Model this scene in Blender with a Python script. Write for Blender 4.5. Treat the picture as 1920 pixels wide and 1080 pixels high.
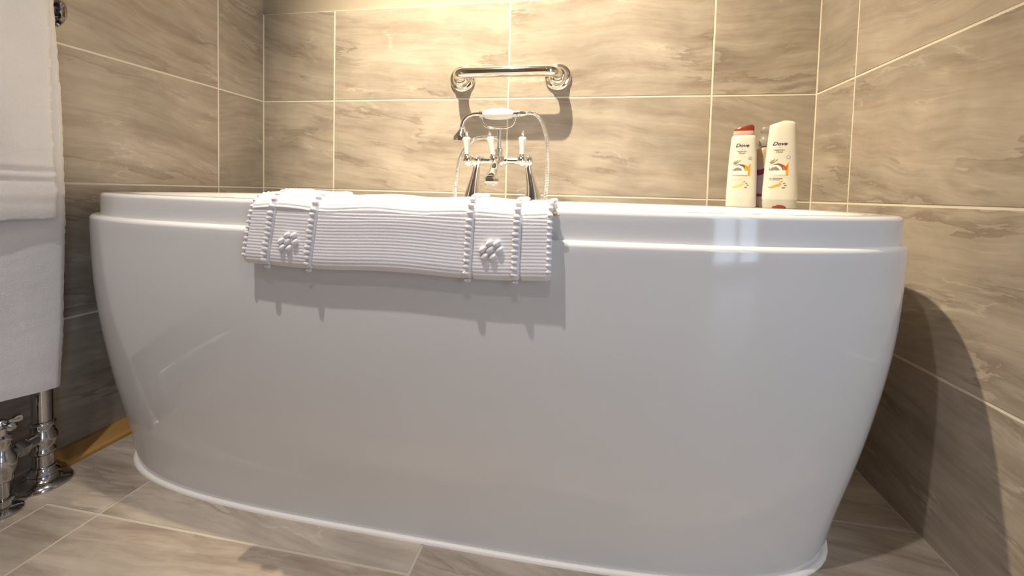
import bpy, bmesh, math, random
from mathutils import Vector, Matrix
random.seed(7)
SC = bpy.context.scene
COL = SC.collection
for o in list(bpy.data.objects):
    bpy.data.objects.remove(o, do_unlink=True)

# ------------------------------------------------------------------ camera
CAM = (1.131, -1.330, 0.605)
YAW, PITCH, ROLL = 0.177, 0.044, 0.026
FPX, PPY = 800.0, -144.0                       # focal length and principal point offset in 1920x1080 pixels
cy_, sy_ = math.cos(YAW), math.sin(YAW)
cp_, sp_ = math.cos(PITCH), math.sin(PITCH)
fw = Vector((-sy_ * cp_, cy_ * cp_, -sp_))
rt = Vector((cy_, sy_, 0)); up = rt.cross(fw)
r2 = rt * math.cos(ROLL) + up * math.sin(ROLL)
u2 = -rt * math.sin(ROLL) + up * math.cos(ROLL)
cd = bpy.data.cameras.new('camera'); cam = bpy.data.objects.new('camera', cd); COL.objects.link(cam)
m = Matrix.Identity(4)
for i in range(3):
    m[i][0], m[i][1], m[i][2], m[i][3] = r2[i], u2[i], -fw[i], CAM[i]
cam.matrix_world = m
cd.sensor_fit = 'HORIZONTAL'; cd.sensor_width = 36.0
cd.lens = FPX / 1920 * 36.0
cd.shift_y = PPY / 1920
cd.clip_start = 0.02
SC.camera = cam

# ------------------------------------------------------------------ world, lights, exposure
w = bpy.data.worlds.new('world'); SC.world = w; w.use_nodes = True
bg = w.node_tree.nodes['Background']
bg.inputs[0].default_value = (0.75, 0.86, 1.0, 1); bg.inputs[1].default_value = 0.6

def spot(name, loc, target, power, color, size, blend, radius=0.02):
    l = bpy.data.lights.new(name, 'SPOT'); l.energy = power; l.color = color
    l.spot_size = math.radians(size); l.spot_blend = blend; l.shadow_soft_size = radius
    o = bpy.data.objects.new(name, l); COL.objects.link(o); o.location = loc
    o.rotation_euler = (Vector(target) - Vector(loc)).to_track_quat('-Z', 'Y').to_euler()
    return o
# two recessed ceiling downlights (their places follow from the shadows in the photograph)
spot('bath_downlight', (0.63, -0.75, 2.345), (0.95, -0.02, 0.87), 385, (1.0, 0.845, 0.61), 74, 1.0, 0.016)
spot('room_downlight', (0.60, -1.42, 2.345), (0.80, -0.88, 0.3), 98, (1.0, 0.93, 0.89), 66, 1.0, 0.02)
spot('far_fill_spot', (1.25, -2.05, 2.345), (1.25, -2.15, 0.0), 24, (1.0, 0.94, 0.92), 125, 0.8, 0.03)  # added fill spot, brightens the unseen front side that the chrome reflects
# daylight entering through the window
l = bpy.data.lights.new('window_daylight', 'AREA'); l.shape = 'RECTANGLE'; l.size = 0.74; l.size_y = 1.90
l.energy = 31; l.color = (0.66, 0.80, 1.0)
o = bpy.data.objects.new('window_daylight', l); COL.objects.link(o)
o.location = (2.86, -2.72, 1.015); o.rotation_euler = (math.radians(90), 0, 0)

vs = SC.view_settings
vs.view_transform = 'Standard'; vs.look = 'None'; vs.gamma = 1.0; vs.use_curve_mapping = False
vs.exposure = 0.0
SC.display_settings.display_device = 'sRGB'

# ------------------------------------------------------------------ materials
def mat(name, color, rough=0.5, metal=0.0, spec=0.5, coat=0.0, trans=0.0, sheen=0.0):
    m = bpy.data.materials.new(name); m.use_nodes = True
    b = m.node_tree.nodes['Principled BSDF']
    b.inputs['Base Color'].default_value = (*color, 1); b.inputs['Roughness'].default_value = rough
    b.inputs['Metallic'].default_value = metal; b.inputs['Specular IOR Level'].default_value = spec
    b.inputs['Coat Weight'].default_value = coat; b.inputs['Coat Roughness'].default_value = 0.04
    b.inputs['Transmission Weight'].default_value = trans
    b.inputs['Sheen Weight'].default_value = sheen
    return m
def nodes(m):
    return m.node_tree.nodes, m.node_tree.links, m.node_tree.nodes['Principled BSDF']

def stone(name, tint=(1, 1, 1), rough=0.34, lo=0.24, hi=0.78, drift=0.5):
    m = mat(name, (0.4, 0.33, 0.26), rough, spec=0.45)
    N, L, B = nodes(m)
    def new(t, **k):
        n = N.new(t)
        for a, v in k.items(): setattr(n, a, v)
        return n
    tc = new('ShaderNodeTexCoord'); oi = new('ShaderNodeObjectInfo')
    sc = new('ShaderNodeVectorMath', operation='SCALE'); sc.inputs[0].default_value = (37.0, 91.0, 13.0)
    L.new(oi.outputs['Random'], sc.inputs['Scale'])
    ang = new('ShaderNodeMath', operation='MULTIPLY_ADD'); ang.inputs[1].default_value = 0.30; ang.inputs[2].default_value = -0.08
    L.new(oi.outputs['Random'], ang.inputs[0])
    rot = new('ShaderNodeVectorRotate', rotation_type='Z_AXIS')
    L.new(tc.outputs['Object'], rot.inputs['Vector']); L.new(ang.outputs[0], rot.inputs['Angle'])
    add = new('ShaderNodeVectorMath', operation='ADD'); L.new(rot.outputs[0], add.inputs[0]); L.new(sc.outputs[0], add.inputs[1])
    # slow warp so the bands wander
    wn = new('ShaderNodeTexNoise'); wn.inputs['Scale'].default_value = 2.6; wn.inputs['Detail'].default_value = 3
    L.new(add.outputs[0], wn.inputs['Vector'])
    ws = new('ShaderNodeVectorMath', operation='MULTIPLY_ADD'); ws.inputs[1].default_value = (0.12, 0.10, 0.0)
    L.new(wn.outputs['Color'], ws.inputs[0]); L.new(add.outputs[0], ws.inputs[2])
    def band(scale, nscale, detail, rough_=0.62):
        mp = new('ShaderNodeMapping'); mp.inputs['Scale'].default_value = scale
        L.new(ws.outputs[0], mp.inputs['Vector'])
        n = new('ShaderNodeTexNoise'); n.inputs['Scale'].default_value = nscale
        n.inputs['Detail'].default_value = detail; n.inputs['Roughness'].default_value = rough_
        L.new(mp.outputs[0], n.inputs['Vector']); return n
    n1 = band((1.0, 7.5, 1), 2.2, 10, 0.66)
    r1 = new('ShaderNodeValToRGB'); L.new(n1.outputs['Fac'], r1.inputs['Fac'])
    el = r1.color_ramp.elements
    el[0].position = lo; el[0].color = (0.30, 0.235, 0.175, 1)
    el[1].position = hi; el[1].color = (0.53, 0.46, 0.365, 1)
    for p_, c in ((lo+(hi-lo)*.29, (0.385, 0.315, 0.24, 1)), (lo+(hi-lo)*.55, (0.445, 0.375, 0.29, 1)), (lo+(hi-lo)*.71, (0.46, 0.385, 0.30, 1))):
        e = r1.color_ramp.elements.new(p_); e.color = c
    # pale veins: thin ridges of a second noise, only here and there
    n2 = band((1.0, 3.4, 1), 2.0, 6, 0.55)
    d = new('ShaderNodeMath', operation='SUBTRACT'); d.inputs[1].default_value = 0.5; L.new(n2.outputs['Fac'], d.inputs[0])
    ab = new('ShaderNodeMath', operation='ABSOLUTE'); L.new(d.outputs[0], ab.inputs[0])
    mr = new('ShaderNodeMapRange'); mr.inputs['From Min'].default_value = 0.0; mr.inputs['From Max'].default_value = 0.012
    mr.inputs['To Min'].default_value = 1.0; mr.inputs['To Max'].default_value = 0.0; L.new(ab.outputs[0], mr.inputs['Value'])
    n3 = band((1.4, 2.0, 1), 3.0, 3)
    mk = new('ShaderNodeMapRange'); mk.inputs['From Min'].default_value = 0.50; mk.inputs['From Max'].default_value = 0.62
    L.new(n3.outputs['Fac'], mk.inputs['Value'])
    mu = new('ShaderNodeMath', operation='MULTIPLY'); L.new(mr.outputs[0], mu.inputs[0]); L.new(mk.outputs[0], mu.inputs[1])
    mu2 = new('ShaderNodeMath', operation='MULTIPLY'); mu2.inputs[1].default_value = 0.5; L.new(mu.outputs[0], mu2.inputs[0])
    mx = new('ShaderNodeMix', data_type='RGBA'); L.new(mu2.outputs[0], mx.inputs['Factor'])
    L.new(r1.outputs['Color'], mx.inputs['A']); mx.inputs['B'].default_value = (0.66, 0.58, 0.46, 1)
    # darker drifts along one side of a vein
    n4 = band((0.9, 6.0, 1), 2.3, 7, 0.72)
    dk = new('ShaderNodeMapRange'); dk.inputs['From Min'].default_value = 0.58; dk.inputs['From Max'].default_value = 0.74
    dk.inputs['To Max'].default_value = drift
    L.new(n4.outputs['Fac'], dk.inputs['Value'])
    mx2 = new('ShaderNodeMix', data_type='RGBA'); L.new(dk.outputs[0], mx2.inputs['Factor'])
    L.new(mx.outputs['Result'], mx2.inputs['A']); mx2.inputs['B'].default_value = (0.265, 0.205, 0.155, 1)
    n5 = band((1.3, 2.2, 1), 4.5, 4, 0.6)
    cl5 = new('ShaderNodeMapRange'); cl5.inputs['From Min'].default_value = 0.32; cl5.inputs['From Max'].default_value = 0.68
    cl5.inputs['To Min'].default_value = 0.84; cl5.inputs['To Max'].default_value = 1.12; L.new(n5.outputs['Fac'], cl5.inputs['Value'])
    cv5 = new('ShaderNodeVectorMath', operation='SCALE'); L.new(mx2.outputs['Result'], cv5.inputs[0]); L.new(cl5.outputs[0], cv5.inputs['Scale'])
    n6 = band((1.2, 26.0, 1), 3.2, 5, 0.7)
    fs = new('ShaderNodeMapRange'); fs.inputs['From Min'].default_value = 0.3; fs.inputs['From Max'].default_value = 0.7
    fs.inputs['To Min'].default_value = 0.90; fs.inputs['To Max'].default_value = 1.08; L.new(n6.outputs['Fac'], fs.inputs['Value'])
    cv6 = new('ShaderNodeVectorMath', operation='SCALE'); L.new(cv5.outputs[0], cv6.inputs[0]); L.new(fs.outputs[0], cv6.inputs['Scale'])
    n7 = band((0.9, 4.6, 1), 1.7, 8, 0.6)
    d7 = new('ShaderNodeMath', operation='SUBTRACT'); d7.inputs[1].default_value = 0.47; L.new(n7.outputs['Fac'], d7.inputs[0])
    # a seam: sharp on one side, fading out on the other
    s7 = new('ShaderNodeMapRange'); s7.inputs['From Min'].default_value = 0.0; s7.inputs['From Max'].default_value = 0.055
    s7.inputs['To Min'].default_value = 0.62; s7.inputs['To Max'].default_value = 0.0; L.new(d7.outputs[0], s7.inputs['Value'])
    g7 = new('ShaderNodeMath', operation='GREATER_THAN'); g7.inputs[1].default_value = 0.0; L.new(d7.outputs[0], g7.inputs[0])
    m7a = new('ShaderNodeMath', operation='MULTIPLY'); L.new(s7.outputs[0], m7a.inputs[0]); L.new(g7.outputs[0], m7a.inputs[1])
    n8 = band((0.9, 1.6, 1), 3.4, 2)
    k8 = new('ShaderNodeMapRange'); k8.inputs['From Min'].default_value = 0.50; k8.inputs['From Max'].default_value = 0.60; L.new(n8.outputs['Fac'], k8.inputs['Value'])
    m7b = new('ShaderNodeMath', operation='MULTIPLY'); L.new(m7a.outputs[0], m7b.inputs[0]); L.new(k8.outputs[0], m7b.inputs[1])
    mx7 = new('ShaderNodeMix', data_type='RGBA'); L.new(m7b.outputs[0], mx7.inputs['Factor']); L.new(cv6.outputs[0], mx7.inputs['A'])
    mx7.inputs['B'].default_value = (0.20, 0.15, 0.11, 1)
    # per tile tone
    tn = new('ShaderNodeMapRange'); tn.inputs['To Min'].default_value = 0.90; tn.inputs['To Max'].default_value = 1.08
    fr = new('ShaderNodeMath', operation='FRACT'); m7 = new('ShaderNodeMath', operation='MULTIPLY'); m7.inputs[1].default_value = 7.31
    L.new(oi.outputs['Random'], m7.inputs[0]); L.new(m7.outputs[0], fr.inputs[0]); L.new(fr.outputs[0], tn.inputs['Value'])
    tv = new('ShaderNodeVectorMath', operation='SCALE'); L.new(mx7.outputs['Result'], tv.inputs[0]); L.new(tn.outputs[0], tv.inputs['Scale'])
    tt = new('ShaderNodeVectorMath', operation='MULTIPLY'); tt.inputs[1].default_value = tint; L.new(tv.outputs[0], tt.inputs[0])
    L.new(tt.outputs[0], B.inputs['Base Color'])
    bp = new('ShaderNodeBump'); bp.inputs['Strength'].default_value = 0.10; bp.inputs['Distance'].default_value = 0.002
    L.new(n1.outputs['Fac'], bp.inputs['Height']); L.new(bp.outputs[0], B.inputs['Normal'])
    return m

def noisy(m, scale, strength, dist, vary=None, detail=4):
    N, L, B = nodes(m)
    tc = N.new('ShaderNodeTexCoord'); n = N.new('ShaderNodeTexNoise'); n.inputs['Scale'].default_value = scale; n.inputs['Detail'].default_value = detail
    L.new(tc.outputs['Object'], n.inputs['Vector'])
    bp = N.new('ShaderNodeBump'); bp.inputs['Strength'].default_value = strength; bp.inputs['Distance'].default_value = dist
    L.new(n.outputs['Fac'], bp.inputs['Height']); L.new(bp.outputs[0], B.inputs['Normal'])
    if vary:
        n2 = N.new('ShaderNodeTexNoise'); n2.inputs['Scale'].default_value = vary[0]; L.new(tc.outputs['Object'], n2.inputs['Vector'])
        r = N.new('ShaderNodeValToRGB'); r.color_ramp.elements[0].position = 0.3; r.color_ramp.elements[1].position = 0.7
        r.color_ramp.elements[0].color = (*vary[1], 1); r.color_ramp.elements[1].color = (*vary[2], 1)
        L.new(n2.outputs['Fac'], r.inputs['Fac']); L.new(r.outputs[0], B.inputs['Base Color'])
    return m

def wood(name, a, b):
    m = mat(name, a, 0.45); N, L, B = nodes(m)
    tc = N.new('ShaderNodeTexCoord'); mp = N.new('ShaderNodeMapping'); mp.inputs['Scale'].default_value = (22, 1.6, 22)
    L.new(tc.outputs['Object'], mp.inputs[0]); n = N.new('ShaderNodeTexNoise'); n.inputs['Scale'].default_value = 2.2; n.inputs['Detail'].default_value = 6
    L.new(mp.outputs[0], n.inputs['Vector']); r = N.new('ShaderNodeValToRGB')
    r.color_ramp.elements[0].position = 0.35; r.color_ramp.elements[1].position = 0.68
    r.color_ramp.elements[0].color = (*a, 1); r.color_ramp.elements[1].color = (*b, 1)
    L.new(n.outputs['Fac'], r.inputs[0]); L.new(r.outputs[0], B.inputs['Base Color']); return m

M = {}
M['tile'] = stone('stone_tile', (1.0, 1.03, 1.09), 0.27)
M['floor_tile'] = stone('stone_floor_tile', (1.02, 1.04, 1.09), 0.30, 0.36, 0.66, 0.8)
M['grout'] = noisy(mat('grout', (0.80, 0.74, 0.62), 0.85, spec=0.2), 300, 0.2, 0.0006)
M['floor_grout'] = noisy(mat('floor_grout', (0.52, 0.47, 0.39), 0.85, spec=0.2), 300, 0.2, 0.0006)
M['plaster'] = noisy(mat('plaster', (0.46, 0.40, 0.31), 0.8, spec=0.2), 60, 0.08, 0.001)
M['ceiling_paint'] = mat('ceiling_paint', (0.72, 0.70, 0.67), 0.8, spec=0.2)
M['room_paint'] = mat('room_paint', (0.45, 0.42, 0.39), 0.8, spec=0.2)
M['acrylic'] = mat('white_acrylic', (0.75, 0.747, 0.745), 0.07, spec=0.45, coat=0.0)
M['sealant'] = mat('white_sealant', (0.86, 0.83, 0.78), 0.5)
M['chrome'] = mat('chrome', (0.86, 0.85, 0.83), 0.06, metal=1.0)
M['dark_chrome'] = mat('darkened_chrome', (0.50, 0.49, 0.49), 0.10, metal=1.0)  # chrome with the dark room's reflection put into its base colour
M['nickel'] = mat('polished_nickel', (0.84, 0.80, 0.72), 0.07, metal=1.0)
M['ceramic'] = mat('white_ceramic', (0.85, 0.83, 0.78), 0.12, coat=0.4)
M['cotton'] = noisy(mat('white_cotton_cord', (0.80, 0.775, 0.79), 0.9, spec=0.1, sheen=0.25), 420, 0.35, 0.0012, (9, (0.90, 0.875, 0.89), (0.94, 0.92, 0.93)))
M['terry'] = noisy(mat('white_terry', (0.82, 0.80, 0.80), 0.95, spec=0.05, sheen=0.35), 520, 0.5, 0.0022, (7, (0.72, 0.705, 0.715), (0.79, 0.775, 0.78)))
M['wood'] = wood('pine_strip', (0.33, 0.17, 0.045), (0.52, 0.30, 0.09))
M['door_wood'] = wood('oak_door', (0.38, 0.17, 0.06), (0.55, 0.28, 0.11))
M['white_paint'] = mat('white_paint', (0.8, 0.8, 0.78), 0.4)
M['bottle_white'] = mat('bottle_white', (0.70, 0.665, 0.57), 0.32, coat=0.1)
M['bottle_cap_white'] = mat('bottle_cap_white', (0.50, 0.475, 0.39), 0.35)
M['red_cap'] = mat('brown_red_plastic', (0.24, 0.035, 0.018), 0.25)
M['pink_neck'] = mat('pale_pink_plastic', (0.72, 0.42, 0.34), 0.35)
M['navy'] = mat('navy_ink', (0.018, 0.022, 0.07), 0.4)
M['gold'] = mat('gold_ink', (0.55, 0.42, 0.08), 0.4)
M['grey_ink'] = mat('grey_ink', (0.22, 0.21, 0.19), 0.5)
M['pale_ink'] = mat('pale_pink_ink', (0.78, 0.66, 0.58), 0.5)
M['husk'] = mat('brown_ink', (0.20, 0.095, 0.065), 0.5)
M['coconut'] = mat('coconut_white_ink', (0.86, 0.80, 0.74), 0.5)
M['hollow'] = mat('grey_brown_ink', (0.27, 0.21, 0.185), 0.5)
M['orange'] = mat('orange_ink', (0.80, 0.36, 0.03), 0.4)
M['red_orange'] = mat('red_orange_ink', (0.62, 0.13, 0.03), 0.4)
M['yellow'] = mat('yellow_ink', (0.80, 0.58, 0.12), 0.4)
M['olive'] = mat('olive_ink', (0.20, 0.19, 0.06), 0.5)
M['lilac'] = mat('lilac_label', (0.42, 0.36, 0.46), 0.4)
M['burgundy'] = mat('burgundy_label', (0.20, 0.02, 0.06), 0.4)
M['beige_bottle'] = mat('beige_bottle', (0.45, 0.34, 0.24), 0.3)
M['clear_grey'] = mat('smoky_clear_plastic', (0.40, 0.38, 0.32), 0.15, trans=0.35)
M['tag'] = mat('buff_tag', (0.62, 0.50, 0.34), 0.7)
M['glass'] = None
g = bpy.data.materials.new('window_glass'); g.use_nodes = True
gn = g.node_tree.nodes; gl = g.node_tree.links; gn.remove(gn['Principled BSDF'])
tr = gn.new('ShaderNodeBsdfTransparent'); gs = gn.new('ShaderNodeBsdfGlossy'); gs.inputs['Roughness'].default_value = 0.02
mxs = gn.new('ShaderNodeMixShader'); mxs.inputs[0].default_value = 0.06
gl.new(tr.outputs[0], mxs.inputs[1]); gl.new(gs.outputs[0], mxs.inputs[2]); gl.new(mxs.outputs[0], gn['Material Output'].inputs[0])
M['glass'] = g

# ------------------------------------------------------------------ helpers
def mesh(name, verts, faces, smooth=True, material=None, sharp=None):
    me = bpy.data.meshes.new(name); me.from_pydata([tuple(v) for v in verts], [], faces); me.update()
    bm = bmesh.new(); bm.from_mesh(me); bmesh.ops.recalc_face_normals(bm, faces=bm.faces)
    if sharp is not None:
        for e in bm.edges:
            if len(e.link_faces) == 2 and e.calc_face_angle(0) > math.radians(sharp): e.smooth = False
    bm.to_mesh(me); bm.free()
    if smooth: me.polygons.foreach_set('use_smooth', [True] * len(me.polygons))
    if material: me.materials.append(material)
    return me
def obj(name, me, parent=None, loc=None, label=None):
    o = bpy.data.objects.new(name, me); COL.objects.link(o)
    if parent: o.parent = parent
    if loc: o.location = loc
    if label: o['label'] = label
    return o
def thing(name, loc, label, cat, group=None, rz=0.0):
    o = bpy.data.objects.new(name, None); COL.objects.link(o); o.location = loc; o.rotation_euler = (0, 0, rz)
    o.empty_display_size = 0.05
    o['label'] = label; o['category'] = cat
    if group: o['group'] = group
    return o
def structure(o, label=None, cat=None):
    o['kind'] = 'structure'
    if label: o['label'] = label
    if cat: o['category'] = cat
    return o
class MB:
    def __init__(s): s.v = []; s.f = []
    def add(s, V, F):
        n = len(s.v); s.v += [tuple(v) for v in V]; s.f += [tuple(i + n for i in f) for f in F]; return s
    def box(s, a, b):
        x0, y0, z0 = a; x1, y1, z1 = b
        return s.add([(x0,y0,z0),(x1,y0,z0),(x1,y1,z0),(x0,y1,z0),(x0,y0,z1),(x1,y0,z1),(x1,y1,z1),(x0,y1,z1)],
                     [(0,3,2,1),(4,5,6,7),(0,1,5,4),(1,2,6,5),(2,3,7,6),(3,0,4,7)])
    def rings(s, R, closed=True, cap0=True, cap1=True):
        n = len(R[0]); V = [v for r in R for v in r]; F = []
        for i in range(len(R) - 1):
            for j in range(n if closed else n - 1):
                k = (j + 1) % n
                F.append((i*n+j, i*n+k, (i+1)*n+k, (i+1)*n+j))
        if cap0: F.append(tuple(range(n))[::-1])
        if cap1: F.append(tuple((len(R)-1)*n + j for j in range(n)))
        return s.add(V, F)
    def lathe(s, prof, axis=(0,0,1), at=(0,0,0), seg=32):
        q = Vector((0,0,1)).rotation_difference(Vector(axis).normalized()); at = Vector(at)
        R = []
        for r, z in prof:
            r = max(r, 1e-5)
            R.append([at + q @ Vector((r*math.cos(2*math.pi*k/seg), r*math.sin(2*math.pi*k/seg), z)) for k in range(seg)])
        return s.rings(R)
    def tube(s, pts, rad, seg=14, sub=1):
        P = [Vector(p) for p in pts]; rr = rad if isinstance(rad, (list, tuple)) else [rad]*len(P)
        if sub > 1: P, rr = spline(P, rr, sub)
        R = []; up_ = None
        for i, p in enumerate(P):
            t = (P[min(i+1, len(P)-1)] - P[max(i-1, 0)]).normalized()
            if up_ is None:
                up_ = t.orthogonal().normalized()
            up_ = (up_ - t * up_.dot(t)).normalized(); b = t.cross(up_)
            R.append([p + (up_*math.cos(2*math.pi*k/seg) + b*math.sin(2*math.pi*k/seg)) * rr[i] for k in range(seg)])
        return s.rings(R)
    def mesh(s, name, material, smooth=True, sharp=35):
        return mesh(name, s.v, s.f, smooth, material, sharp if smooth else None)
    def build(s, name, material, parent=None, smooth=True, sharp=35, label=None):
        return obj(name, s.mesh(name, material, smooth, sharp), parent, label=label)
def spline(P, rr, sub):
    out, ro = [], []
    n = len(P)
    for i in range(n - 1):
        p0, p1, p2, p3 = P[max(i-1,0)], P[i], P[i+1], P[min(i+2,n-1)]
        for k in range(sub):
            t = k / sub
            out.append(0.5*((2*p1) + (p2-p0)*t + (2*p0-5*p1+4*p2-p3)*t*t + (3*p1-p0-3*p2+p3)*t**3))
            ro.append(rr[i] + (rr[i+1]-rr[i])*t)
    out.append(P[-1]); ro.append(rr[-1]); return out, ro
def ball(r, n=8, squash=1.0):
    return [(r*math.sin(math.pi*k/n), -r*squash*math.cos(math.pi*k/n)) for k in range(n+1)]
def ip(x, xs, ys):
    if x <= xs[0]: return ys[0]
    for i in range(len(xs)-1):
        if x <= xs[i+1]:
            t = (x-xs[i])/(xs[i+1]-xs[i]); return ys[i]+(ys[i+1]-ys[i])*t
    return ys[-1]

# ------------------------------------------------------------------ the room
W = 1.745           # alcove width
TOP = 1.2           # height of the tiling
CEIL = 2.36
J = 0.0050          # joint width
GB, TT = 0.0010, 0.0010     # grout bed behind the tile face
FRONT = -2.6; XFAR = 3.35; NIB = -0.72

tile_cache = {}
def tile_mesh(wd, ht, t=TT, key='tile'):
    k = (round(wd, 4), round(ht, 4), key)
    if k not in tile_cache:
        a, b, c = wd/2, ht/2, 0.0006
        V = [(-a,-b,-t),(a,-b,-t),(a,b,-t),(-a,b,-t),(-a,-b,-c*.8),(a,-b,-c*.8),(a,b,-c*.8),(-a,b,-c*.8),
             (-a+c,-b+c,0),(a-c,-b+c,0),(a-c,b-c,0),(-a+c,b-c,0)]
        F = [(0,1,5,4),(1,2,6,5),(2,3,7,6),(3,0,4,7),(4,5,9,8),(5,6,10,9),(6,7,11,10),(7,4,8,11),(8,9,10,11)]
        me = mesh('tile', V, F, False, M[key]); tile_cache[k] = me
    return tile_cache[k]
FR = {'back': lambda u, v: Matrix(((1,0,0,u),(0,0,-1,0),(0,1,0,v),(0,0,0,1))),
      'left': lambda u, v: Matrix(((0,0,1,0),(1,0,0,u),(0,1,0,v),(0,0,0,1))),
      'right': lambda u, v: Matrix(((0,0,-1,W),(-1,0,0,u),(0,1,0,v),(0,0,0,1))),
      'floor': lambda u, v: Matrix(((1,0,0,u),(0,1,0,v),(0,0,1,0),(0,0,0,1)))}
def lay(parent, side, us, vs_, key='tile'):
    for i in range(len(us)-1):
        for j in range(len(vs_)-1):
            wd, ht = abs(us[i+1]-us[i])-J, abs(vs_[j+1]-vs_[j])-J
            if wd < 0.02 or ht < 0.02: continue
            o = obj('tile', tile_mesh(wd, ht, key=key), parent)
            mm = FR[side]((us[i]+us[i+1])/2, (vs_[j]+vs_[j+1])/2)
            if random.random() < 0.5: mm = mm @ Matrix.Rotation(math.pi, 4, 'Z')
            o.matrix_local = mm
rows = [0.0, 0.3, 0.6, 0.9, TOP]
X1 = 0.271
PB = 0.010          # plaster face lies this far behind the tile face
wb = structure(MB().box((-0.12, PB, -0.1), (W+0.12, 0.12, CEIL)).build('wall_back', M['plaster'], smooth=False))
MB().box((-GB, GB, 0), (W+GB, PB, TOP-0.001)).build('grout_bed', M['grout'], wb, smooth=False)
lay(wb, 'back', [0.0, X1, X1+0.6, X1+1.2, W], rows)
wl = structure(MB().box((-0.12, FRONT-0.12, -0.1), (-PB, PB, CEIL)).build('wall_left', M['plaster'], smooth=False))
MB().box((-PB, FRONT, 0), (-GB, GB, TOP-0.001)).build('grout_bed', M['grout'], wl, smooth=False)
lay(wl, 'left', [0.0, -0.185, -0.785, -1.385, -1.985, -2.585], rows)
wr = structure(MB().box((W+PB, NIB, -0.1), (W+0.12, PB, CEIL)).build('wall_right', M['plaster'], smooth=False))
MB().box((W+GB, NIB, 0), (W+PB, GB, TOP-0.001)).build('grout_bed', M['grout'], wr, smooth=False)
lay(wr, 'right', [0.0, -0.174, NIB], rows)
structure(MB().box((W+0.12, NIB, -0.1), (XFAR, NIB+0.12, CEIL)).build('wall_return', M['room_paint'], smooth=False))
structure(MB().box((XFAR, FRONT-0.12, -0.1), (XFAR+0.12, NIB+0.12, CEIL)).build('wall_side', M['room_paint'], smooth=False))
WX0, WX1, WZ0, WZ1 = 2.48, 3.24, 0.05, 1.98
wf = MB()
wf.box((-0.12, FRONT-0.12, -0.1), (WX0, FRONT, CEIL)); wf.box((WX1, FRONT-0.12, -0.1), (XFAR+0.12, FRONT, CEIL))
wf.box((WX0, FRONT-0.12, -0.1), (WX1, FRONT, WZ0)); wf.box((WX0, FRONT-0.12, WZ1), (WX1, FRONT, CEIL))
structure(wf.build('wall_front', M['room_paint'], smooth=False))
structure(MB().box((-0.12, FRONT-0.12, CEIL), (XFAR+0.12, 0.12, CEIL+0.1)).build('ceiling', M['ceiling_paint'], smooth=False))
# window and door on the camera's side of the room
wi = MB()
for a, b in (((WX0, WZ0), (WX0+.05, WZ1)), ((WX1-.05, WZ0), (WX1, WZ1)), ((WX0+.05, WZ0), (WX1-.05, WZ0+.05)), ((WX0+.05, WZ1-.05), (WX1-.05, WZ1)),
             (((WX0+WX1)/2-.02, WZ0+.05), ((WX0+WX1)/2+.02, WZ1-.05))):
    wi.box((a[0], FRONT-0.08, a[1]), (b[0], FRONT-0.03, b[1]))
win = structure(wi.build('window_1', M['white_paint'], smooth=False))
for xa, xb in ((WX0+.05, (WX0+WX1)/2-.02), ((WX0+WX1)/2+.02, WX1-.05)):
    MB().box((xa, FRONT-0.058, WZ0+.05), (xb, FRONT-0.052, WZ1-.05)).build('pane', M['glass'], win, smooth=False)
dr = MB().box((0.75, FRONT+0.001, 0.0), (1.55, FRONT+0.035, 2.02)).build('door_1', M['door_wood'], smooth=False)
structure(dr)
for a, b in (((.86,.2),(1.12,.9)), ((1.18,.2),(1.44,.9)), ((.86,1.05),(1.12,1.85)), ((1.18,1.05),(1.44,1.85))):
    MB().box((a[0], FRONT+.035, a[1]), (b[0], FRONT+.043, b[1])).build('panel', M['door_wood'], dr, smooth=False)
MB().lathe([(0.02,0),(0.02,.006),(.009,.012),(.009,.035),(.024,.045),(.026,.055),(.018,.066),(0,.069)], (0,1,0), (1.49, FRONT+.035, 1.0)).build('handle', M['chrome'], dr)

fl = structure(MB().box((-0.12, FRONT-0.12, -0.1), (XFAR+0.12, 0.12, -GB)).build('floor', M['floor_grout'], smooth=False))
lay(fl, 'floor', [X1, X1+0.6], [0.0, -0.12, -0.42, -0.72, -1.02, -1.32, -1.62, -1.92, -2.22, -2.52], 'floor_tile')
lay(fl, 'floor', [X1+0.6, X1+1.2, W, 2.07, 2.67, 3.27], [0.0, -0.15, -0.45, -0.75, -1.05, -1.35, -1.65, -1.95, -2.25, -2.55], 'floor_tile')
lay(fl, 'floor', [0.0, X1], [0.0, -0.12, -0.42], 'floor_tile')
lay(fl, 'floor', [0.0, X1], [-1.02, -1.32, -1.62, -1.92, -2.22, -2.52], 'floor_tile')
lay(fl, 'floor', [0.152, X1], [-0.72, -1.02], 'floor_tile')
# the notched tile around the radiator feet
h = J/2
P = [(h, -.42-h), (h, -1.02+h), (.152-h, -1.02+h), (.152-h, -.72+h), (X1-h, -.72+h), (X1-h, -.42-h)]
V = [(x, y, -TT) for x, y in P] + [(x, y, 0) for x, y in P]
F = [(6,7,8,9),(6,9,10,11)] + [(i, (i+1) % 6, 6+(i+1) % 6, 6+i) for i in range(6)]
obj('tile', mesh('tile', V, F, False, M['floor_tile']), fl)

# low wooden strip along the foot of the left wall
st = MB(); ye, yb = -0.630, -0.004
sec = [(0.0005, 0.0), (0.066, 0.0), (0.066, 0.007), (0.060, 0.011), (0.0005, 0.014)]
st.rings([[(x, yb, z) for x, z in sec], [(x, ye, z) for x, z in sec]])
structure(st.build('baseboard_left', M['wood'], smooth=False), 'low yellow-brown wooden strip along the foot of the left wall', 'baseboard')

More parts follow.
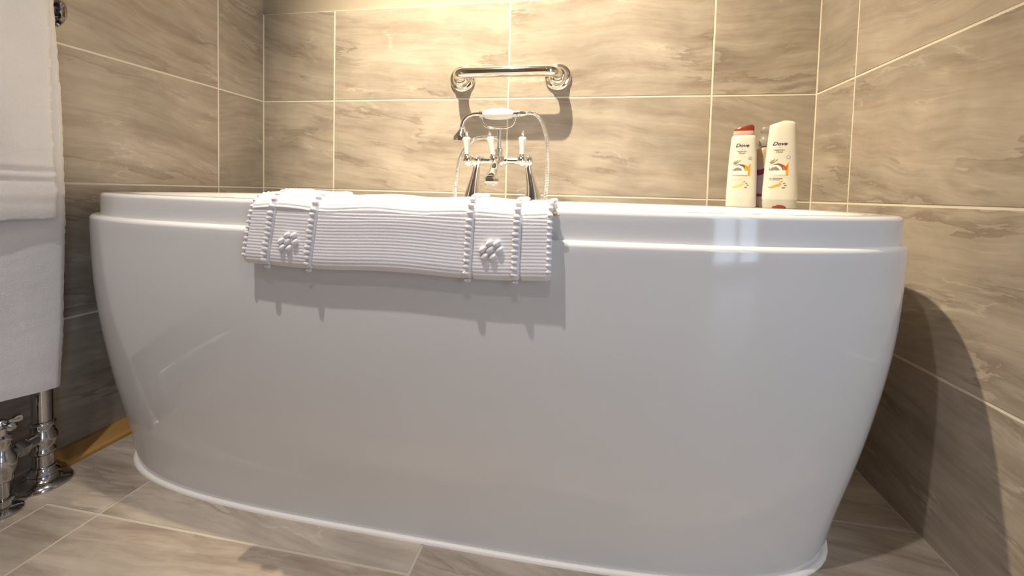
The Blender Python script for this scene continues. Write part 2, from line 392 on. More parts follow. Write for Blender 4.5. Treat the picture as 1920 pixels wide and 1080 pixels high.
# ------------------------------------------------------------------ the bath
def outline(xc, yc, a, b, n, z, N=144):
    D = 720; pts = []
    for k in range(D//4 + 1):
        th = math.pi/2*k/(D//4); c, s = math.cos(th), math.sin(th)
        r = 1.0/((c/a)**n + (s/b)**n)**(1/n) if 0 < k < D//4 else (a if k == 0 else b)
        pts.append((r*c if k < D//4 else 0.0, r*s if k else 0.0))
    ln = [0.0]
    for i in range(1, len(pts)): ln.append(ln[-1] + math.dist(pts[i], pts[i-1]))
    q = N//4; quad = []
    for j in range(q+1):
        t = ln[-1]*j/q
        quad.append((ip(t, ln, [p_[0] for p_ in pts]), ip(t, ln, [p_[1] for p_ in pts])))
    full = quad[:-1] + [(-x, y) for x, y in quad[::-1]][:-1] + [(-x, -y) for x, y in quad][:-1] + [(x, -y) for x, y in quad[::-1]][:-1]
    return [(xc+x, yc+y, z) for x, y in full]
XC, YC = 0.843, -0.375
ZS = [0, .06, .12, .18, .24, .30, .36, .42, .48, .532]
SS = [-.02, .10, .28, .46, .615, .755, .875, .95, .985, 1.0]
def smooth_s(z):
    # local quadratic smoothing of the measured flare
    ws = [math.exp(-((z-zz)/.05)**2) for zz in ZS]
    t0 = sum(ws); mz = sum(w_*zz for w_, zz in zip(ws, ZS))/t0; ms = sum(w_*s_ for w_, s_ in zip(ws, SS))/t0
    num = sum(w_*(zz-mz)*(s_-ms) for w_, zz, s_ in zip(ws, ZS, SS)); den = sum(w_*(zz-mz)**2 for w_, zz in zip(ws, ZS))
    return ms + num/den*(z-mz)
def skirt(z):
    s = smooth_s(min(z, .532)); return 0.73+0.098*s, 0.281+0.074*s, 3.75-0.75*max(0, min(1, s))
bath = thing('bathtub', (0, 0, 0), 'large white freestanding oval bath standing in the tiled alcove', 'bathtub')
R = []
for k in range(45):
    z = .0025 + (.530-.0025)*k/44; a, b, n = skirt(z); R.append(outline(XC, YC, a, b, n, z))
a1, b1, n1 = skirt(.532)
for k in range(1, 7):
    t = math.pi/2*k/6; d = .0085*(1-math.cos(t)); R.append(outline(XC, YC, a1-d, b1-d, n1, .530+.0085*math.sin(t)))
R.append(outline(XC+.005, YC, a1-.022, b1-.021, n1, .5388))
MB().rings(R, cap0=True, cap1=False).build('outer_shell', M['acrylic'], bath, sharp=60)
# rolled rim and basin
XL = XC + .0065; al, bl = a1-.0125, b1-.0115
R = [outline(XL, YC, al, bl, n1, .5375), outline(XL, YC, al, bl, n1, .550), outline(XL, YC, al, bl, n1, .565)]
for k in range(0, 7):
    t = math.pi/2*k/6; d = .0075*(1-math.cos(t)); R.append(outline(XL, YC, al-d, bl-d, n1, .5755+.0075*math.sin(t)))
for d, z in ((.03, .5830), (.050, .5826), (.058, .580), (.064, .574), (.067, .564), (.071, .54)): R.append(outline(XL, YC-.033*min(1, max(0, (d-.0075)/.05)), al-d, bl-d-.033*min(1, max(0, (d-.0075)/.05)), n1, z))
for d, z, n in ((.085, .46, 3.0), (.11, .36, 3.0), (.15, .25, 3.0), (.19, .18, 2.9), (.24, .15, 2.8), (.30, .142, 2.6)):
    R.append(outline(XL, YC-.033, al-d*1.25, bl-d*.75-.033, n, z))
MB().rings(R, cap0=False, cap1=True).build('basin', M['acrylic'], bath, sharp=70)
# sealant bead at the floor
a, b, n = skirt(0.004)
loop = outline(XC, YC, a+.002, b+.002, n, 0, 160); R = []
for k in range(9):
    t = math.pi*k/8
    R.append([(XC+(x-XC)*(1+.0048*math.cos(t)/a), YC+(y-YC)*(1+.0048*math.cos(t)/b), .0056*math.sin(t)) for x, y, _ in loop])
MB().rings(R, cap0=False, cap1=False).build('sealant_bead', M['sealant'], bath, label='white sealant bead between bath and floor')

# ------------------------------------------------------------------ grab rail on the back wall
gr = thing('grab_rail', (0.874, 0.0, 0.9615), 'polished metal grab rail on the back wall above the taps', 'grab rail')
xl, xr, st_, br = -0.152, 0.152, 0.074, 0.032
pts = [(xl, 0.0, 0), (xl, -.02, 0)]
for k in range(9):
    t = math.pi/2*k/8; pts.append((xl+br*(1-math.cos(t)), -(st_-br)-br*math.sin(t), 0))
for k in range(9):
    t = math.pi/2*k/8; pts.append((xr-br*(1-math.sin(t)), -(st_-br)-br*math.cos(t), 0))
pts += [(xr, -.02, 0), (xr, 0.0, 0)]
MB().tube(pts, 0.0163, 24).build('bar', M['nickel'], gr)
for x in (xl, xr):
    MB().lathe([(.041,0),(.041,.004),(.0395,.0075),(.034,.0105),(.030,.0115),(.0285,.0125),(.0255,.022),(.021,.027),(.0175,.029)], (0,-1,0), (x, 0, 0), 40).build('wall_flange', M['nickel'], gr, sharp=40)

# ------------------------------------------------------------------ bath mixer with handset
TY = -0.066; RIM = 0.5832
tap = thing('bath_shower_mixer', (0.8746, -0.1250, RIM), 'chrome bath mixer with white lever handles on the back rim', 'bath tap')
tap.scale = (.953, .953, .953)
def T(x, y, z): return (x-0.862, y-TY, z-RIM)
for xb, xt in ((.781, .793), (.967, .950)):
    n = 10; pts = []; rad = []
    for k in range(n+1):
        t = k/n; e = t*t*(3-2*t)
        pts.append(T(xb+(xt-xb)*e, TY, RIM+.004+(.699-RIM-.004)*t)); rad.append(.0185*(1-t)**2.0+.0105)
    leg = MB().tube(pts, rad, 24).build('pillar', M['chrome'], tap)
    MB().lathe([(.029,0),(.029,.003),(.0275,.0055),(.0255,.0065)], (0,0,1), T(xb, TY, RIM+.0003), 32).build('base_ring', M['chrome'], leg)
b = MB()
b.tube([T(.793, TY, .7), T(.950, TY, .7)], .0098, 24)
for x in (.793, .950): b.lathe(ball(.0165, 10), (0,0,1), T(x, TY, .7), 24)
b.lathe(ball(.0185, 10), (0,0,1), T(.863, TY, .70), 24)
for x in (.812, .842, .884, .932): b.lathe([(.0098,-.003),(.0125,-.002),(.0125,.002),(.0098,.003)], (1,0,0), T(x, TY, .7), 24)
b.build('mixer_body', M['chrome'], tap)
def lever(xb, xt, zb, zt, yb, bx, bz):
    v = MB()
    v.lathe([(.0125,0),(.0125,.012),(.0145,.016),(.0145,.022),(.011,.026),(.0105,.032)], (0,-1,0), T(bx, TY-.006, bz), 24)
    v.lathe(ball(.0142, 10), (0,0,1), T(bx, yb, bz), 24)
    v.lathe([(.0095,0),(.0095,.004),(.0075,.006),(.0065,.010)], (xt-xb, 0, zt-zb), T(xb, yb, zb-.006), 20)
    vv = v.build('valve', M['chrome'], tap)
    ln = math.hypot(xt-xb, zt-zb)
    MB().lathe([(.0062,0),(.0068,.004),(.0072,ln*.35),(.0090,ln*.6),(.0112,ln*.82),(.0118,ln*.90),(.0105,ln*.96),(.0062,ln),(0,ln+.001)], (xt-xb, 0, zt-zb), T(xb, yb, zb), 24).build('lever', M['ceramic'], vv, label='white ceramic tap lever')
    d = Vector((xt-xb, 0, zt-zb)).normalized(); p0 = Vector(T(xt, yb, zt))
    MB().lathe([(.0055,-.001),(.0055,.002),(.003,.0035),(.0045,.006),(.0052,.0085),(.004,.011),(.0025,.0125),(.0034,.0145),(.003,.017),(0,.0185)], d, p0, 16).build('finial', M['chrome'], vv)
lever(.773, .771, .712, .766, TY-.042, .776, .697)
lever(.853, .843, .712, .766, TY-.046, .857, .699)
lever(.937, .938, .713, .767, TY-.042, .936, .699)
s = MB().tube([T(.863, TY, .70), T(.863, TY-.035, .697), T(.863, TY-.062, .684), T(.862, TY-.082, .664), T(.862, TY-.098, .648), T(.862, TY-.104, .640)], [.012, .0125, .0125, .0135, .0165, .0185], 20, 5)
s.lathe([(.0165,.010),(.0215,.006),(.0215,-.002),(.0185,-.006),(.0172,-.013),(.0125,-.013)], (0,0,1), T(.862, TY-.106, .637), 6)
s.build('spout', M['chrome'], tap, sharp=30)
p_ = MB().tube([T(.861, TY, .70), T(.861, TY-.004, .795)], .0068, 20)
p_.lathe([(.008,0),(.0118,.002),(.0118,.010),(.010,.012),(.0128,.014),(.0128,.022),(.008,.025)], (0,0,1), T(.861, TY-.001, .712), 24)
post = p_.build('cradle_post', M['chrome'], tap)
CY = TY-.010
MB().tube([T(.806, CY, .834), T(.8075, CY, .820), T(.815, CY, .806), T(.830, CY, .798), T(.858, CY, .7965), T(.886, CY, .798), T(.901, CY, .806), T(.9085, CY, .820), T(.910, CY, .834)], .0034, 12, 5).build('cradle_yoke', M['chrome'], tap)
# handset
hs = MB().tube([T(.815, CY, .838), T(.797, CY, .839), T(.780, CY, .8375), T(.763, CY, .831), T(.751, CY, .819), T(.747, CY, .803)], [.0062, .0060, .0056, .0056, .006, .0075], 18, 6)
hd_ = MB(); hd_.lathe([(.0075,.006),(.0075,-.002),(.0100,-.005),(.0090,-.008),(.0125,-.013),(.0200,-.021),(.0255,-.030),(.0275,-.037),(.0275,-.043),(.0240,-.045),(.0,-.0435)], (.06,-.10,1), T(.747, CY, .803), 32)
nt = MB()
for x, hb in ((.806, hs), (.910, nt)): hb.lathe([(.007,-.006),(.0105,-.005),(.0105,-.002),(.0085,0),(.0105,.002),(.0105,.005),(.007,.006)], (1,0,0), T(x, CY, .838), 24)
nt.lathe([(.007,.0),(.0115,.001),(.0115,.006),(.0095,.008),(.0095,.014),(.0072,.018),(.0060,.026)], (1,0,0), T(.916, CY, .839), 24)
hs_o = hs.build('handset', M['chrome'], tap, label='chrome telephone-style hand shower')
hd_.build('shower_rose', M['chrome'], hs_o)
nt.build('hose_nut', M['chrome'], hs_o)
MB().lathe([(.0085,0),(.0125,.006),(.0155,.018),(.0172,.034),(.0172,.058),(.0155,.074),(.0125,.086),(.0085,.092)], (1,0,0), T(.812, CY, .838), 32).build('grip', M['ceramic'], hs_o, label='white ceramic grip of the hand shower')
# flexible hose: from the mixer, down into the bath, up to the handset
hp = [T(.858, TY+.002, .768), T(.838, TY+.002, .769), T(.812, TY-.004, .769), T(.788, TY-.012, .763), T(.770, TY-.022, .745), T(.757, TY-.030, .722), T(.748, TY-.040, .690), T(.745, TY-.050, .650), T(.744, TY-.058, .600), T(.748, TY-.070, .535),
      T(.775, TY-.090, .455), T(.88, TY-.11, .415), T(.975, TY-.095, .45), T(1.006, TY-.070, .535), T(1.010, TY-.056, .60), T(1.012, TY-.046, .665), T(1.010, TY-.032, .735), T(1.000, TY-.020, .785), T(.985, TY-.014, .820), T(.966, TY-.010, .838), T(.940, TY-.010, .840)]
PP, _ = spline([Vector(p) for p in hp], [0]*len(hp), 40)
ln = 0; P2 = [PP[0]]; step = .00115; acc = 0
for i in range(1, len(PP)):
    d = (PP[i]-PP[i-1]).length
    while acc + d >= step:
        t = (step-acc)/d; q = PP[i-1].lerp(PP[i], t); P2.append(q); PP[i-1] = q; d = (PP[i]-q).length; acc = 0
    acc += d
MB().tube(P2, [(.0066 if (i//2) % 2 else .0048) for i in range(len(P2))], 10).build('hose', M['chrome'], tap, sharp=80, label='ribbed metal shower hose')

# ------------------------------------------------------------------ bath mat folded over the front rim
def front_y(x, a_=a1, b_=b1):          # front of the bath shell at ledge height
    u_ = min(abs((x-XC)/a_), .99); return YC - b_*(1-u_**n1)**(1/n1)
MX0, MX1 = 0.598, 1.082
mat_t = .0095
# centre line of the mat in (distance out from the ledge, height)
zf0 = .4815+mat_t*.5
path = [(-.098, .515), (-.090, .560), (-.082, .584), (-.068, .5895), (-.045, .5895), (-.022, .5895), (-.004, .5890), (.008, .585), (.0155, .576), (.0178, .560), (.0182, .535), (.0185, .505), (.0180, zf0+.010), (.0160, zf0+.003), (.0115, zf0), (.0070, zf0+.004), (.0056, zf0+.012), (.0056, .515), (.0056, .535)]
PC, _ = spline([Vector((p[0], p[1], 0)) for p in path], [0]*len(path), 10)
ln = [0.0]
for i in range(1, len(PC)): ln.append(ln[-1]+(PC[i]-PC[i-1]).length)
LT = ln[-1]; PITCHR = .0047
def path_at(s):
    x = ip(s, ln, [p[0] for p in PC]); y = ip(s, ln, [p[1] for p in PC])
    s0, s1 = max(0, s-.002), min(LT, s+.002)
    dx = ip(s1, ln, [p[0] for p in PC])-ip(s0, ln, [p[0] for p in PC]); dy = ip(s1, ln, [p[1] for p in PC])-ip(s0, ln, [p[1] for p in PC])
    l_ = math.hypot(dx, dy); return x, y, -dy/l_, dx/l_    # outward normal = left of the travel direction
def shear(x, z): return x + .020*(MX1-x)/(MX1-MX0)*max(0, min(1, (z-.48)/.11))
def sag(x, z): return .0015*math.sin(x*23+1)*(z < .56) + .0018*math.sin(x*41)*(z > .57)
cols_x = [.6385, .7125, .964, 1.033]
xs = [MX0]
x = MX0
while x < MX1-.0035:
    near = min(abs(x-c-.0055) for c in cols_x)
    x += .0012 if near < .007 else .0045; xs.append(x)
xs.append(MX1)
NS = int(LT/PITCHR*6)
top_, bot_ = [], []
for i in range(NS+1):
    s_ = LT*i/NS; px, pz, nx, nz = path_at(s_)
    rt_, rb_ = [], []
    for x in xs:
        rib = abs(math.sin(math.pi*(s_/PITCHR + .25*math.sin(x*31)*.4)))*.00065
        gro = sum(-.0034*math.exp(-((x-c-.0062)/.0017)**2) for c in cols_x)
        edge = min(x-MX0, MX1-x); thin = 1.0 if edge > .004 else .55+.45*edge/.004
        fx = .003*math.exp(-((x-.66)/.06)**2)*(pz > .57)
        ot = (mat_t/2*thin + rib + gro + fx); it = mat_t/2*thin
        yy = front_y(x)
        zz = pz + sag(x, pz)
        rt_.append((shear(x, pz), yy-px-nx*ot*(-1)*-1 if False else yy-(px+nx*ot), zz+nz*ot))
        rb_.append((shear(x, pz), yy-(px-nx*it), zz-nz*it))
    top_.append(rt_); bot_.append(rb_)
nx_ = len(xs); V = []; F = []
for i in range(NS+1): V += top_[i] + bot_[i][::-1]
n = 2*nx_
for i in range(NS):
    for j in range(n):
        k = (j+1) % n; F.append((i*n+j, i*n+k, (i+1)*n+k, (i+1)*n+j))
F.append(tuple(range(n))); F.append(tuple(NS*n+j for j in range(n)))
bm_root = thing('bath_mat', ((MX0+MX1)/2, -.73, .4815), 'white ribbed cotton bath mat folded over the front rim of the bath', 'bath mat')
off = Vector((-(MX0+MX1)/2, .73, -.4815))
obj('woven_mat', mesh('woven_mat', [Vector(v)+off for v in V], F, True, M['cotton'], 75), bm_root)
# knotted tufts: rows along the mat and a diamond near each end
tm = MB().lathe([(r, z) for r, z in ball(1.0, 6)], (1,0,0), (0,0,0), 8).mesh('tuft', M['cotton'], True, 80)
tag_s = [s for s in ln]
def tuft(x, s_, sx, sy, sz, rot=0.0, dx=0.0, out=.0035):
    px, pz, nx, nz = path_at(s_)
    o = obj('tuft', tm, bm_root)
    yy = front_y(x); hgt = mat_t/2+out
    n_ = Vector((0, -nx, nz)); t_ = Vector((1, 0, 0)); b_ = n_.cross(t_)
    R3 = Matrix((t_, b_, n_)).transposed().to_4x4() @ Matrix.Rotation(rot, 4, 'Z')
    loc = Vector((shear(x, pz)+dx, yy-(px+nx*hgt), pz+sag(x, pz)+nz*hgt)) + off
    o.matrix_local = Matrix.Translation(loc) @ R3 @ Matrix.Diagonal((sx, sy, sz, 1))
s_start = next(l_ for l_, p in zip(ln, PC) if p[0] > -.07); s_end = next(l_ for l_, p in zip(ln, PC) if p[1] < zf0+.003 and p[0] > .01)
for c in cols_x:
    s_ = s_start
    while s_ < s_end+.004:
        tuft(c+random.uniform(-.0007, .0007), s_,   .0050*random.uniform(.9, 1.1), .0034*random.uniform(.9, 1.12), .0030, random.uniform(-.25, .15)); s_ += .0079
for c in (MX0+.001, MX1-.002):
    s_ = s_start
    while s_ < s_end:
        tuft(c, s_, .0042, .0034, .0042, 0, out=-.001); s_ += .0085
def s_at_z(z): return next(l_ for l_, p in zip(ln, PC) if p[0] > .01 and p[1] < z)
for cx, cz in ((.677, .524), (.998, .526)):
    for du, dv in ((-3.5,12.5), (10.5,11.5), (-15,0.5), (-1,0.5), (15.5,1), (-11,-11.5), (4.5,-12)):
        tuft(cx+du*.00080, s_at_z(cz+dv*.00080), .0062, .0040, .0044, .85, out=.0032)
# little sewn-in tag at the right end
ty = front_y(1.08)
MB().box((1.0815, ty-.018, .574), (1.0925, ty-.008, .5765)).box((1.0815, ty-.020, .577), (1.0885, ty-.009, .5785)).build('care_tag', M['tag'], bm_root, smooth=False, label='small buff fabric tag').location = off

# ------------------------------------------------------------------ bottles on the back right rim
def sec(cx, wx, wy, z, n=2.6, N=40, tilt=0.0):
    out = []
    for k in range(N):
        t = 2*math.pi*k/N; c, s_ = math.cos(t), math.sin(t)
        x = cx+wx/2*math.copysign(abs(c)**(2/n), c)
        out.append((x, wy/2*math.copysign(abs(s_)**(2/n), s_), z+tilt*(x-cx)))
    return out
def front_fn(levels, n=2.6):
    zs_ = [l_[0] for l_ in levels]
    def f(x, z):
        wx, wy, cx = ip(z, zs_, [l_[1] for l_ in levels]), ip(z, zs_, [l_[2] for l_ in levels]), ip(z, zs_, [l_[3] for l_ in levels])
        u_ = min(.98, abs((x-cx)/(wx/2))); return -wy/2*(1-u_**n)**(1/n)
    return f
def decal(name, polys, fn, material, parent, lift=.00025):
    # flat print laid on the bottle's front face; every outline is cut finely so that it follows the curve
    mb = MB()
    for P_ in polys:
        bm = bmesh.new(); vv = [bm.verts.new((x, z, 0)) for x, z in P_]; bm.faces.new(vv)
        bmesh.ops.triangulate(bm, faces=bm.faces)
        bmesh.ops.subdivide_edges(bm, edges=[e for e in bm.edges if e.calc_length() > .006], cuts=2, use_grid_fill=True)
        bmesh.ops.triangulate(bm, faces=bm.faces)
        bm.verts.index_update()
        mb.add([(v.co.x*1.12, fn(v.co.x*1.12, v.co.y)-lift, v.co.y) for v in bm.verts], [tuple(v.index for v in f.verts) for f in bm.faces]); bm.free()
    return mb.build(name, material, parent, smooth=False)
def text_print(name, body, size, cx, cz, fn, material, parent, shear_=0.0, lift=.0003, sx=1.0, weight=0.0):
    cu = bpy.data.curves.new('lettering', 'FONT'); cu.body = body; cu.size = size; cu.shear = shear_; cu.align_x = 'CENTER'; cu.resolution_u = 3
    cu.offset = weight
    to = bpy.data.objects.new('lettering_source', cu); COL.objects.link(to)
    bpy.context.view_layer.update()
    me = bpy.data.meshes.new_from_object(to.evaluated_get(bpy.context.evaluated_depsgraph_get()))
    bpy.data.objects.remove(to, do_unlink=True)
    for v in me.vertices:
        x, z = cx+v.co.x*sx, cz+v.co.y
        v.co = (x, fn(x, z)-lift, z)
    me.materials.clear(); me.materials.append(material); me.name = name
    return obj(name, me, parent)
def arc(cx, cz, rx, rz, a0, a1_, n=10):
    return [(cx+rx*math.cos(math.radians(a0+(a1_-a0)*k/n)), cz+rz*math.sin(math.radians(a0+(a1_-a0)*k/n))) for k in range(n+1)]
def rect(x0, z0, x1, z1): return [(x0, z0), (x1, z0), (x1, z1), (x0, z1)]
def label_print(fn, par, x0, zt, strong):
    # x0: print centre, zt: height of the wordmark's baseline
    text_print('brand_lettering', 'Dove', .0118, x0-.001, zt, fn, M['navy'], par, .35, sx=1.12, weight=.0002)
    decal('bird_emblem', [[(x0-.0022, zt-.0055), (x0+.0002, zt-.0062), (x0+.0028, zt-.0040), (x0+.0004, zt-.0046)], [(x0-.001, zt-.0050), (x0+.001, zt-.0066), (x0+.0016, zt-.0052)]], fn, M['gold'], par)
    text_print('small_lettering', 'restoring', .0056, x0-.001, zt-.0125, fn, M['grey_ink'], par, sx=1.05, weight=.00012)
    text_print('small_lettering', 'ritual', .0056, x0-.001, zt-.0172, fn, M['grey_ink'], par, sx=1.15, weight=.00012)
    decal('seal_print', [arc(x0+.0165, zt-.028, .0036, .0042, 0, 360, 12)[:-1]], fn, M['grey_ink'], par, .00022)
    decal('seal_print', [arc(x0+.0165, zt-.028, .0027, .0032, 0, 360, 12)[:-1]], fn, M['bottle_white'], par, .0003)
    y = zt-.052
    # leaves
    decal('leaf_print', [[(x0-.016, y+.009), (x0-.008, y+.020), (x0-.007, y+.019), (x0-.014, y+.008)], [(x0-.013, y+.010), (x0-.002, y+.020), (x0-.002, y+.0185), (x0-.011, y+.009)], [(x0-.017, y+.012), (x0-.012, y+.018), (x0-.0115, y+.017), (x0-.0155, y+.011)]], fn, M['olive'], par)
    decal('flower_print', [[(x0+.004, y+.009), (x0+.012, y+.004), (x0+.018, y+.012), (x0+.017, y-.004), (x0+.0175, y-.018), (x0+.014, y-.020), (x0+.011, y-.008), (x0+.006, y-.004)]], fn, M['orange'], par, .00022)
    decal('flower_print', [[(x0+.006, y+.006), (x0+.013, y+.002), (x0+.0165, y+.008), (x0+.015, y-.006), (x0+.008, y-.006)]], fn, M['red_orange'] if strong else M['orange'], par, .00028)
    decal('husk_print', [arc(x0-.002, y-.007, .0155, .0165, 0, 180, 14)], fn, M['husk'], par, .00032)
    decal('coconut_print', [arc(x0-.006, y-.007, .0125, .0135, 0, 180, 12)], fn, M['coconut'], par, .00038)
    decal('hollow_print', [arc(x0-.007, y-.007, .0085, .0085, 0, 180, 10)], fn, M['hollow'], par, .00044)
    decal('banner_print', [rect(x0-.018, y-.0165, x0+.0125, y-.0065)], fn, M['coconut'], par, .00050)
    decal('banner_print', [rect(x0-.017, y-.0185, x0+.013, y-.0165)], fn, M['pale_ink'] if strong else M['orange'], par, .00040)
    decal('text_line_print', [rect(x0-.016, y-.0270, x0+.008, y-.0250), rect(x0-.015, y-.0300, x0+.003, y-.0285)], fn, M['hollow'] if strong else M['pale_ink'], par)
    y2 = y-.046
    decal('oil_print', [[(x0-.019, y2-.001), (x0-.012, y2+.001), (x0-.006, y2+.005), (x0+.001, y2+.0075), (x0+.004, y2+.014), (x0+.006, y2+.006), (x0+.001, y2+.002), (x0-.006, y2-.0005), (x0-.012, y2-.0035)]], fn, M['orange'] if strong else M['yellow'], par)
    decal('seed_print', [arc(x0+.011, y2+.009, .0024, .0014, 0, 360, 8)[:-1], arc(x0+.0135, y2+.004, .0028, .0014, 0, 360, 8)[:-1], arc(x0+.010, y2-.0015, .0034, .0015, 0, 360, 8)[:-1], arc(x0+.007, y2+.013, .0016, .0012, 0, 360, 8)[:-1]], fn, M['olive'], par)
# shampoo with a brown-red flip cap
b1o = thing('shampoo_bottle', (1.507, -.172, RIM+.0006), 'cream-white toiletry bottle with a brown-red slanted cap on top', 'bottle', rz=math.radians(-13))
lv = [(0, .064, .030, 0), (.004, .068, .034, 0), (.03, .0675, .035, 0), (.08, .065, .035, 0), (.13, .0605, .034, 0), (.160, .0560, .032, 0), (.170, .0545, .031, 0), (.1745, .0525, .029, 0), (.177, .049, .026, 0), (.178, .045, .023, 0)]
MB().rings([sec(c, a, b, z) for z, a, b, c in lv]).build('body', M['bottle_white'], b1o, sharp=60)
MB().rings([sec(0, .0455, .0235, .1775), sec(0, .0475, .025, .1795), sec(0, .047, .025, .186), sec(0, .046, .0245, .1885)]).build('neck', M['pink_neck'], b1o, sharp=60)
capr = []
for t in range(7):
    e = t/6; N = 40; base = sec(0, .0455-.0015*e, .0242-.004*e*e, .1887)
    capr.append([(x, y, .1887+e*(.0035+.0115*max(0, min(1, (x+.023)/.040))**.8)*(1-.35*max(0, (x-.014)/.009)**2 if x > .014 else 1)) for x, y, z in base])
capr.append([(x*.80, y*.55, z+.0008) for x, y, z in capr[-1]])
MB().rings(capr).build('cap', M['red_cap'], b1o, sharp=60, label='brown-red flip cap')
label_print(front_fn(lv), b1o, -.003, .148, False)
# conditioner standing on its cap
b2o = thing('conditioner_bottle', (1.579, -.212, RIM+.0006), 'taller cream-white bottle standing upside down on its cap with a red tab', 'bottle', rz=math.radians(-14))
lv = [(.020, .0705, .038, 0), (.024, .0722, .040, 0), (.05, .0712, .040, 0), (.10, .0670, .0385, 0), (.15, .0610, .036, 0), (.180, .0565, .034, 0), (.192, .0545, .032, 0), (.197, .0535, .030, 0)]
R = [sec(c, a, b, z) for z, a, b, c in lv]
for e, f_ in ((.3, .97), (.6, .90), (.85, .76), (1.0, .5)):
    R.append([(x*f_, y*f_, .197+e*.0095*(1-.55*max(0, (-x-.002)/.027)) + .0015*e*(x/.027 if x < 0 else 0)) for x, y, z in sec(0, .0535, .030, 0)])
MB().rings(R).build('body', M['bottle_white'], b2o, sharp=60)
cl = [(0, .066, .035), (.003, .0695, .037), (.014, .0705, .0385), (.0195, .0705, .0385), (.0198, .069, .037)]
cap2 = MB().rings([[(x, y, z + (.004*(1-(x/.036)**2) if (z > .013 and y < 0) else 0)*(1 if z < .0197 else 0)) for x, y, z in sec(0, a, b, z)] for z, a, b in cl]).build('cap', M['bottle_cap_white'], b2o, sharp=60, label='cream cap at the foot of the bottle')
fn2 = front_fn([(z, a, b, 0) for z, a, b in cl])
tb = []
for e, f_ in ((0, 1), (.6, .93), (1, .7)):
    tb.append([(x*f_*1.0-.002, fn2(x-.002, .004)-.0012*e, .0005+z*f_) for x, z in arc(0, 0, .0145, .0078, 0, 180, 16)])
MB().rings(tb, cap0=False).build('tab', M['red_cap'], cap2, sharp=50, label='brown-red opening tab')
label_print(front_fn(lv), b2o, -.006, .148, True)
# third bottle, mostly hidden behind the two
b3o = thing('pump_bottle', (1.568, -.158, RIM+.0006), 'lilac-labelled bottle with smoky top hidden behind the two cream bottles', 'bottle', rz=math.radians(-10))
lv3 = [(0, .050, .026), (.003, .052, .028), (.135, .052, .028), (.142, .050, .027), (.148, .042, .024), (.152, .024, .020)]
MB().rings([sec(0, a, b, z) for z, a, b in lv3]).build('body', M['beige_bottle'], b3o, sharp=60)
MB().rings([sec(0, .0526, .0286, z) for z in (.012, .105)], cap0=False, cap1=False).build('label_wrap', M['lilac'], b3o)
MB().rings([sec(0, .0530, .0290, z) for z in (.027, .034)], cap0=False, cap1=False).build('label_band', M['burgundy'], b3o)
MB().rings([[(x, y, z+.010*math.sin((x/.0265)*2.2)) for x, y, z in sec(0, .0530, .0290, z)] for z in (.090, .104)], cap0=False, cap1=False).build('label_band', M['burgundy'], b3o)
c3 = MB().rings([sec(-.002, .036, .024, .1525), sec(-.002, .037, .025, .156), sec(-.002, .036, .024, .170), sec(-.002, .028, .020, .173), sec(-.002, .024, .018, .186), sec(-.002, .030, .019, .189), sec(-.002, .030, .019, .198), sec(-.002, .022, .014, .201)])
c3.build('cap', M['clear_grey'], b3o, sharp=50, label='smoky translucent cap')

# ------------------------------------------------------------------ towel rail with two towels
rad = thing('towel_radiator', (.077, -.677, 0), 'floor-standing chrome towel radiator by the left wall', 'towel radiator')
def Q(x, y, z): return (x-.077, y+.677, z)
YF, YN = -.677, -1.17
for y in (YF, YN):
    MB().tube([Q(.077, y, .01), Q(.077, y, .955)], .0155, 24).build('upright', M['dark_chrome'], rad)
    MB().lathe([(.043,0.0003),(.043,.004),(.040,.008),(.030,.012),(.024,.016),(.0225,.021),(.0245,.024),(.0225,.028),(.019,.031),(.0185,.036),(.0155,.038)], (0,0,1), Q(.077, y, 0), 36).build('foot', M['dark_chrome'], rad, sharp=50)
    for z in (.095, .955):
        MB().lathe([(.0155,-.034),(.019,-.030),(.019,-.026),(.0175,-.024)] + [(.0220*math.sin(math.pi*k/10), -.0220*math.cos(math.pi*k/10)) for k in range(3, 8)] + [(.0175,.024),(.019,.026),(.019,.030),(.0155,.034)], (0,0,1), Q(.077, y, z), 28).build('ball_joint', M['dark_chrome'], rad, sharp=50)
    MB().lathe([(.030,0),(.030,.004),(.022,.010),(.011,.014),(.0095,.05)], (1,0,0), Q(.0005, y, .935), 24).build('wall_stay', M['dark_chrome'], rad)
fin = MB().lathe([(.0135,.018),(.0135,.026),(.020,.027),(.028,.028),(.031,.031),(.030,.034),(.022,.040),(.013,.046),(.006,.050),(0,.0505)], (0,1,0), Q(.077, YF, .938), 28).build('finial', M['dark_chrome'], rad)
for z in (.095, .955, .60):
    MB().tube([Q(.077, YF, z), Q(.077, YN, z)], .0125, 20).build('cross_rail', M['dark_chrome'], rad)
# valve and supply pipe in front of the far upright
vx, vy = .103, -.752
v = MB().tube([Q(vx, vy, .004), Q(vx, vy, .085)], .0085, 18)
v.lathe([(.026,.0003),(.026,.004),(.020,.008),(.0105,.012),(.0105,.020),(.014,.022),(.014,.026),(.0105,.028)], (0,0,1), Q(vx, vy, 0), 28)
v.lathe([(.012,0),(.0145,.003),(.0145,.014),(.017,.018),(.019,.030),(.0185,.044),(.015,.052),(.0125,.056),(.0125,.072),(.0145,.075),(.0145,.082),(.008,.086),(.008,.098)], (0,0,1), Q(vx, vy, .058), 28)
v.tube([Q(vx, vy, .098), Q(.090, -.715, .098), Q(.079, -.682, .098)], [.010, .0125, .010], 20, 4)
v.lathe([(.010,-.012),(.0145,-.010),(.0165,0),(.0145,.010),(.010,.012)], (-.3,.9,0), Q(.092, -.722, .098), 6)
vo = v.build('valve', M['dark_chrome'], rad, sharp=40)
hd = MB().lathe(ball(.010, 8), (0,0,1), Q(vx, vy, .163), 18)
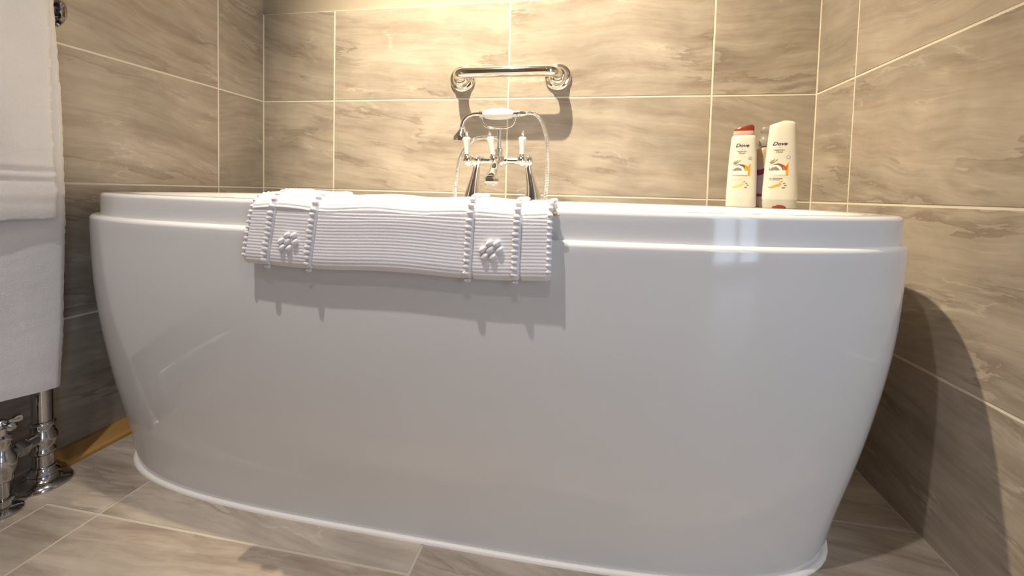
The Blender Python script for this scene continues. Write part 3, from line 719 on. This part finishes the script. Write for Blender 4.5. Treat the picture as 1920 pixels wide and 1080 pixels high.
for d in ((1,0,0), (-1,0,0), (0,1,0), (0,-1,0)):
    hd.lathe([(.0045,.006),(.0045,.016),(.007,.020),(.0075,.026),(.004,.029)], d, Q(vx, vy, .163), 14)
hd.build('cross_handle', M['dark_chrome'], vo)

def towel(name, label, xo, thick, y0, y1, ztop, zb, back_zb, bands, seed, edge, hem):
    rr = random.Random(seed); ph = [rr.uniform(0, 6) for _ in range(6)]
    xr_ = .077; 
    # centre line from the back hem over the rail to the front hem
    pts = []
    rr_ = xo-xr_
    for k in range(14): pts.append((xr_-rr_*.75, back_zb+(ztop-back_zb)*k/14))
    for k in range(13):
        t = math.pi*(1-k/12); pts.append((xr_+(rr_ if math.cos(t) > 0 else rr_*.75)*math.cos(t), ztop+rr_*.8*math.sin(t)))
    nf = 110
    for k in range(1, nf+1): pts.append((xo, ztop+(zb-ztop)*k/nf))
    ny = 46; A, B_ = [], []
    for i, (x, z) in enumerate(pts):
        a0 = Vector((pts[max(i-1,0)][0], 0, pts[max(i-1,0)][1])); a1_ = Vector((pts[min(i+1,len(pts)-1)][0], 0, pts[min(i+1,len(pts)-1)][1]))
        t_ = (a1_-a0).normalized(); nrm = Vector((t_.z*-1, 0, t_.x)); 
        if nrm.x < 0 and i > 26: nrm = -nrm
        ra, rb = [], []
        fr_ = i > 26
        for j in range(ny+1):
            e = j/ny; y = y0+(y1-y0)*e
            yo = edge(z)*(1-e)
            wave = (.0022*math.sin(y*26+ph[0]) + .0016*math.sin(y*49+ph[1]+z*4))*(min(1, (ztop-z)/.25) if fr_ else 0)
            th = thick
            if fr_:
                for zc, wz, amt in bands: th += amt*math.exp(-((z-zc)/wz)**2)
            zz = z + (hem*(e*(y0-y1)) * max(0, 1-(z-zb)/.15) if fr_ else 0)
            rim_ = 1.0 if e > .012 else .55
            ra.append((x+wave+nrm.x*th/2*rim_ + (.0004*rr.uniform(-1,1)), y+yo+rr.uniform(-.0007,.0007), zz+nrm.z*th/2))
            rb.append((x+wave-nrm.x*thick/2*rim_, y+yo, zz-nrm.z*thick/2))
        A.append(ra); B_.append(rb)
    R_ = [a_ + b_[::-1] for a_, b_ in zip(A, B_)]
    me = MB().rings(R_).mesh(name, M['terry'], True, 80)
    bx = Vector((xo, (y0+y1)/2, zb))
    for v_ in me.vertices: v_.co -= bx
    o = obj(name, me, loc=bx); o['label'] = label; o['category'] = 'towel'; return o
towel('bath_towel', 'long white bath towel hanging low on the towel radiator', .1045, .009, -.655, -1.13, .985, .196, .45, [(.215, .006, .002)], 3,
      lambda z: ip(z, [.19, .3, .54, .75, .95, 1.1], [-.012, -.004, .004, .001, -.010, -.016]), .13)
towel('hand_towel', 'short white hand towel layered over the long bath towel', .1205, .009, -.676, -1.10, 1.003, .531, .80,
      [(.548, .016, .006), (.575, .012, .005), (.603, .004, -.004), (.612, .004, .002), (.622, .004, -.004), (.631, .005, .002)], 5,
      lambda z: ip(z, [.5, .58, .63, .8, 1.0], [0, .004, 0, -.003, -.006]), .03)
